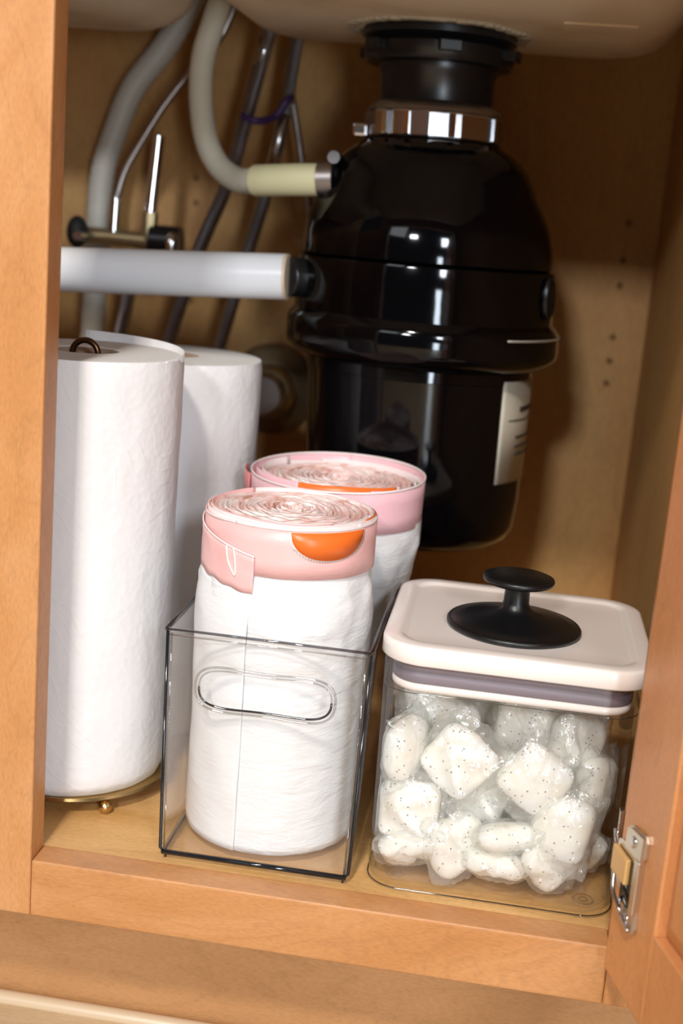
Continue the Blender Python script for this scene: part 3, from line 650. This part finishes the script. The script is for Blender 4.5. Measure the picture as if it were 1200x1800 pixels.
# ---- rear roll, its outer turn sprung loose
C2 = (-.1152, .8625); r2_ = .0532; zt2 = .2150
tp2 = lambda z: .985+.165*max(0, min(1, (z-.115)/.06))
b2, zb2 = bag_roll(C2, r2_, .0068, zt2, 'looser pink banded trash bag roll behind the front roll', tp2, 'pink2')
ro = r2_*1.155
MB().ribbon(C2, lambda p, t: ro*(1+.008*t)+.0008*math.sin(p*2+1), R(-181), R(181), lambda p: zb2+.001, lambda p: zt2+.0025*math.cos(p-R(150)), .0006, 120, 3).build('pink_band', 'pink2', b2)
MB().ribbon(C2, lambda p, t: ro*1.011+.0008*math.sin(p*2+1), R(-181), R(181), lambda p: zt2+.0025*math.cos(p-R(150))-.0012, lambda p: zt2+.0025*math.cos(p-R(150))+.0004, .0010, 120).build('band_hem', 'pinkwhite', b2)
spiral(C2, ro*.84, .006, zt2-.0040, 12, 8.4, .0005, b2, gap_noise=.0024)
MB().lathe([(ro*.985, zt2-.012), (.0, zt2-.0115)], 64, C2, cap=False).build('inner_layers', 'pinkwhite', b2)
for rr_, a0, a1, h, mm in ((.93, -100, -20, .0018, 'pink2'), (.92, -22, 52, .0015, 'orange'), (.95, 50, 200, -.001, 'pinkwhite'), (.88, -130, 60, .001, 'pinkwhite'), (.90, 90, 260, -.002, 'pinkwhite'), (.97, 30, 120, 0, 'pink2')):
    MB().ribbon(C2, lambda p, t: ro*rr_+.0006*math.sin(p*4+rr_*40), R(a0), R(a1), lambda p: zt2-.010, lambda p: zt2+h-.001+.0004*math.sin(p*5), .0007, 50).build('wound_edge', mm, b2)
MB().ribbon(C2, lambda p, t: ro*1.02+.012*max(0, (R(-70)-p)), R(-102), R(-70), lambda p: zt2-.0215, lambda p: zt2-.0035, .0006, 16, 2).build('loose_tab', 'pink_deep', b2)

# ================================================================== JAR WITH LID
JX0, JX1, JY0, JY1 = -.0565, .0905, .6855, .8265
jar = thing('storage_jar', 'square clear food jar of wrapped tablets with cream lid and black knob', 'jar', ((JX0+JX1)/2, (JY0+JY1)/2, 0))
mb = MB()
def lv(i, z, r=.020): return (JX0+i, JX1-i, JY0+i, JY1-i, max(r-i*.6, .004), z)
rr_loft(mb, [lv(.009, .0002), lv(.004, .0012), lv(.0012, .0040), lv(0, .0085), lv(-.0004, .07), lv(-.0012, .1418), lv(.0010, .1424), lv(.0018, .1418), lv(.0022, .07), lv(.0026, .0075), lv(.0050, .0046), lv(.011, .0038)], True, True, 10)
mb.build('jar_body', 'jar_clear', jar, 30)
for x, y in ((JX0+.017, JY0+.016), (JX1-.017, JY0+.016), (JX0+.017, JY1-.016), (JX1-.017, JY1-.016)):
    MB().lathe([(.0052, .0038), (.0060, .0046), (.0066, .0038)], 24, (x, y), cap=False).build('base_stud', 'edge_light', jar)
    MB().lathe([(.0016, .0038), (.0026, .0048), (.0034, .0038)], 20, (x, y), cap=False).build('base_stud', 'edge_light', jar)
rr_o = lambda x0, x1, y0, y1, r, z: [(x, y, z) for x, y in rr_outline(x0, x1, y0, y1, r, 10)]
q = rr_o(JX0, JX1, JY0, JY1, .020, .0020); q.append(q[0]); MB().tube(q, .0005, 6, spline=False).build('base_line', 'edge_grey', jar)
q = rr_o(JX0-.0006, JX1+.0006, JY0-.0006, JY1+.0006, .020, .1255); q.append(q[0]); MB().tube(q, .00035, 6, spline=False).build('fill_line', 'edge_grey', jar)
LX0, LX1, LY0, LY1 = -.0600, .0970, .6812, .8315
mb = MB()
def ll(i, z, r=.026): return (LX0+i, LX1-i, LY0+i, LY1-i, max(r-i, .006), z)
rr_loft(mb, [ll(.004, .1430), ll(.0008, .1432), ll(0, .1440), ll(0, .1527), ll(.0006, .1541), ll(.0022, .1547), ll(.0095, .1550), ll(.0112, .1546), ll(.0128, .1536), ll(.0150, .1533), ll(.030, .1535)], True, True, 12)
lid = mb.build('lid', 'lid', jar); lid['label'] = 'cream lid with a shallow recessed top'
mb = MB()
def gl(i, z, r=.018): return (JX0+.0035+i, JX1-.0035-i, JY0+.0035+i, JY1-.0035-i, max(r-i, .006), z)
rr_loft(mb, [gl(.0010, .1300), gl(.0002, .1312), gl(.0002, .1362), gl(.0012, .1368), gl(.0002, .1374), gl(.0004, .1428)], True, True, 10)
mb.build('gasket', 'gasket', lid)['label'] = 'dark grey purple sealing gasket'
mb = MB(); rr_loft(mb, [gl(.0050, .1245), gl(.0012, .1250), gl(.0002, .1268), gl(.0004, .1295), gl(.0020, .1299)], True, True, 10)
mb.build('lid_skirt', 'lid', lid)
KC = (.0152, .7440)
MB().lathe([(0, .1536), (.0400, .1538), (.0408, .1550), (.0408, .1562), (.0398, .1574), (.0385, .1572), (.0380, .1578), (.030, .1596), (.020, .1618), (.012, .1644), (.0088, .1668), (.0078, .170), (.0075, .1780), (.0080, .1800), (.0100, .1812), (.0190, .1818), (.0212, .1828), (.0217, .1846), (.0212, .1858), (.0190, .1866), (.0, .1870)], 96, KC).build('knob', 'knob', lid, 60)['label'] = 'black button knob with a wide flared base and flat round top'

# ---- wrapped tablets
def tablet_mesh(kind):
    n = 26; vs = []; fs = []
    for side in (1, -1):
        for i in range(n+1):
            for j in range(n+1):
                u = -1+2*i/n; w_ = -1+2*j/n; k = max(abs(u), abs(w_)); L = math.hypot(u, w_)
                c_, s_ = (u/L, w_/L) if L > 1e-9 else (1, 0); e = 4.2; rad = (abs(c_)**e+abs(s_)**e)**(-1/e)
                px, py = c_*k*rad, s_*k*rad
                z = side*.0098*max(0, 1-k**3.4)**.5
                if kind == 1:
                    z += .0026*(1-k**4)*math.sin(px*3.4+2.0*math.sin(py*2.6+1))*(1 if side > 0 else .3)
                elif kind == 2:
                    z -= side*.0038*math.exp(-((px+.25*math.sin(py*3))/.20)**2)*(1-k**6); z += .0016*nz(px*2.2, py*2.2, 7)
                q = Vector((px*.0172, py*.0172, z))
                q += Vector((nz(px*1.4, py*1.4, side*.4*(1-k)+kind), nz(px*1.4, py*1.4+9, side*.4*(1-k)+kind), nz(px*2, py*2, 5+side*(1-k))))*(.0009 if kind == 0 else .0020)
                vs.append(q)
    m2 = (n+1)**2
    for s_ in (0, 1):
        for i in range(n):
            for j in range(n):
                a = s_*m2+i*(n+1)+j; fs.append((a, a+n+1, a+n+2, a+1) if s_ == 0 else (a, a+1, a+n+2, a+n+1))
    bm = bmesh.new(); bv = [bm.verts.new(v) for v in vs]
    for f in fs: bm.faces.new([bv[k] for k in f])
    bmesh.ops.remove_doubles(bm, verts=bm.verts, dist=1e-6); bmesh.ops.recalc_face_normals(bm, faces=bm.faces)
    me = bpy.data.meshes.new('tablet'); bm.to_mesh(me); bm.free()
    me.polygons.foreach_set('use_smooth', [True]*len(me.polygons)); me.materials.append(M['tablet']); return me
def wrapper_mesh(kind):
    n = 36; vs = []; fs = []
    ax, ay = (.0200, .0235) if kind < 2 else (.0212, .0245)
    for side in (1, -1):
        for i in range(n+1):
            for j in range(n+1):
                u = -1+2*i/n; w_ = -1+2*j/n
                prof = max(0, 1-abs(u)**2.6)**.5*max(0, 1-abs(w_)**2.2)**.75
                cr = abs(nz(u*3.5+kind*5, w_*3.5, side*1.3))
                z = side*(.0120*prof) + .0044*(cr-.25)*(1.15-prof*.6) + .0012*abs(nz(u*8, w_*8+kind, side*2))
                fl = 1-prof
                z += fl*.0040*math.sin(u*3+kind*2)*(abs(w_)**3)
                x = u*ax*(1-.12*abs(w_)**3*(1-abs(u)**4)) + .0020*nz(u*3, w_*3, kind*3+4); y = w_*ay + .0022*nz(u*4, w_*2, kind+11)
                vs.append((x, y, z))
    m2 = (n+1)**2
    for s_ in (0, 1):
        for i in range(n):
            for j in range(n):
                a = s_*m2+i*(n+1)+j; fs.append((a, a+n+1, a+n+2, a+1) if s_ == 0 else (a, a+1, a+n+2, a+n+1))
    me = bpy.data.meshes.new('film_wrapper'); me.from_pydata(vs, [], fs)
    me.polygons.foreach_set('use_smooth', [True]*len(fs)); me.materials.append(M['film']); return me
TS = 1.05
TM = [tablet_mesh(k) for k in range(3)]; WM = [wrapper_mesh(k) for k in range(3)]
def place(loc, rot, kind, label, sx=1, sy=1, sz=1, wk=0):
    t = thing('dishwasher_tablet', label, 'tablet', loc, 'film wrapped dishwasher tablets in the jar')
    t.rotation_euler = [R(a) for a in rot]
    a = bpy.data.objects.new('tablet', TM[kind]); wm = WM[wk].copy(); b = bpy.data.objects.new('film_wrapper', wm)
    for q in (a, b): COL.objects.link(q); q.parent = t; q.scale = (sx*TS, sy*TS, sz*TS)
    mt = t.rotation_euler.to_matrix(); lo = [9]*3; hi = [-9]*3
    for v in TM[kind].vertices:
        p = mt @ Vector((v.co.x*sx, v.co.y*sy, v.co.z*sz))*TS
        for k in range(3): lo[k] = min(lo[k], p[k]); hi[k] = max(hi[k], p[k])
    L = Vector(loc)
    for k, (a_, b_) in enumerate(((-.0532, .0872), (.6892, .8230), (.0048, .1235))):   # the jar's inside
        if L[k]+lo[k] < a_: L[k] = a_-lo[k]
        if L[k]+hi[k] > b_: L[k] = b_-hi[k]
    t.location = L
    iv = mt.inverted(); S_ = Vector((sx, sy, sz))*TS
    for v in wm.vertices:
        p = mt @ Vector([v.co[k]*S_[k] for k in range(3)]) + L
        for k, (a_, b_) in enumerate(((-.0538, .0878), (.6883, .8236), (.0042, .1240))):
            g = .0004*nz(p.x*300, p.y*300, p.z*300); p[k] = min(max(p[k], a_+abs(g)), b_-abs(g))
        q = iv @ (p-L); v.co = [q[k]/S_[k] for k in range(3)]
    return t
# rotation: x 90 turns the broad face to the front; y spins it in the picture; z swings it sideways
TAB = [
 ((-.0405, .7060, .0830), (90, -4, 68), 0, 'edge-on wrapped tablet at the upper left against the jar wall', 1, 1.0, .95, 1),
 ((-.0290, .7350, .1065), (65, 80, -10), 2, 'wrapped tablet highest at the left, just under the lid skirt', 1, .9, .85, 2),
 ((-.0160, .7400, .0890), (80, 20, 15), 2, 'cream wrapped tablet half hidden behind the large crumpled one', .9, .9, .85, 1),
 ((-.0085, .7030, .0800), (84, 38, -8), 1, 'large crumpled white wrapped tablet, upper left of the middle', 1.08, 1.08, .9, 2),
 ((.0290, .7400, .0945), (80, 5, -5), 2, 'hazy wrapped tablet at top centre under the lid skirt', .98, .98, .9, 0),
 ((.0372, .7020, .0757), (92, 36, 6), 0, 'smooth speckled tablet standing on its corner near the jar centre', 1.07, 1.07, .95, 0),
 ((.0605, .7310, .0900), (85, 10, 20), 2, 'wrapped tablet at the upper right under the lid skirt', .92, 1, .9, 1),
 ((.0785, .7300, .0655), (88, 14, 62), 0, 'rightmost speckled tablet seen edge-on by the jar side', .95, 1.02, .9, 0),
 ((.0085, .7230, .0510), (85, 20, 10), 1, 'crumpled wrapped tablet in the centre below the two big ones', .88, .88, .85, 2),
 ((-.0350, .7010, .0458), (90, 2, -4), 1, 'square crumpled wrapped tablet at mid left against the front', 1.02, 1.08, .85, 1),
 ((-.0050, .7060, .0235), (85, -16, 38), 2, 'tall wrapped tablet lower left of centre, leaning left', 1, 1.05, .95, 2),
 ((.0245, .7060, .0345), (150, -8, 8), 0, 'flat lying speckled tablet in the middle of the lower row', 1.0, .9, .85, 0),
 ((.0560, .7010, .0478), (90, 10, -6), 0, 'largest smooth speckled tablet at right, below the diamond one', 1.0, 1.13, .95, 0),
 ((-.0320, .7050, .0145), (140, -12, 5), 2, 'bottom left wrapped tablet lying against the front corner', 1.04, .92, .85, 2),
 ((.0200, .7080, .0120), (158, 3, -4), 2, 'bottom centre wrapped tablet resting on the jar floor', 1.0, .85, .9, 1),
 ((.0520, .7000, .0120), (98, -38, 24), 2, 'bottom right tablet tipped up beside the base stud', .92, 1, .85, 1),
 ((.0745, .7330, .0190), (120, 18, 10), 0, 'yellowish tablet low at the right beside the hinge', .95, .85, .8, 0),
 ((.0715, .7600, .0400), (95, 0, 15), 2, 'wrapped tablet at right seen behind the large speckled one', .95, .95, .9, 1),
 ((.0660, .7620, .0640), (75, 30, 10), 0, 'back tablet glimpsed between the two biggest speckled ones', .9, .9, .9, 0),
]
for loc, rot, kd, lb, sx, sy, sz, wk in TAB: place(loc, rot, kd, lb, sx, sy, sz, wk)
bk = 'wrapped tablet in the back rows, glimpsed between the front ones'
for i, loc in enumerate([(-.034, .745, .020), (-.004, .742, .020), (.028, .745, .020), (-.036, .742, .052), (-.006, .752, .060), (.026, .742, .058), (-.034, .775, .085), (.000, .778, .030), (.034, .780, .040), (.004, .778, .090), (.064, .790, .020), (.040, .778, .100), (.068, .795, .088)]):
    place(loc, (70+random.random()*40, random.random()*90, random.random()*60-30), i % 3, bk, .95, .95, .9, i % 3)
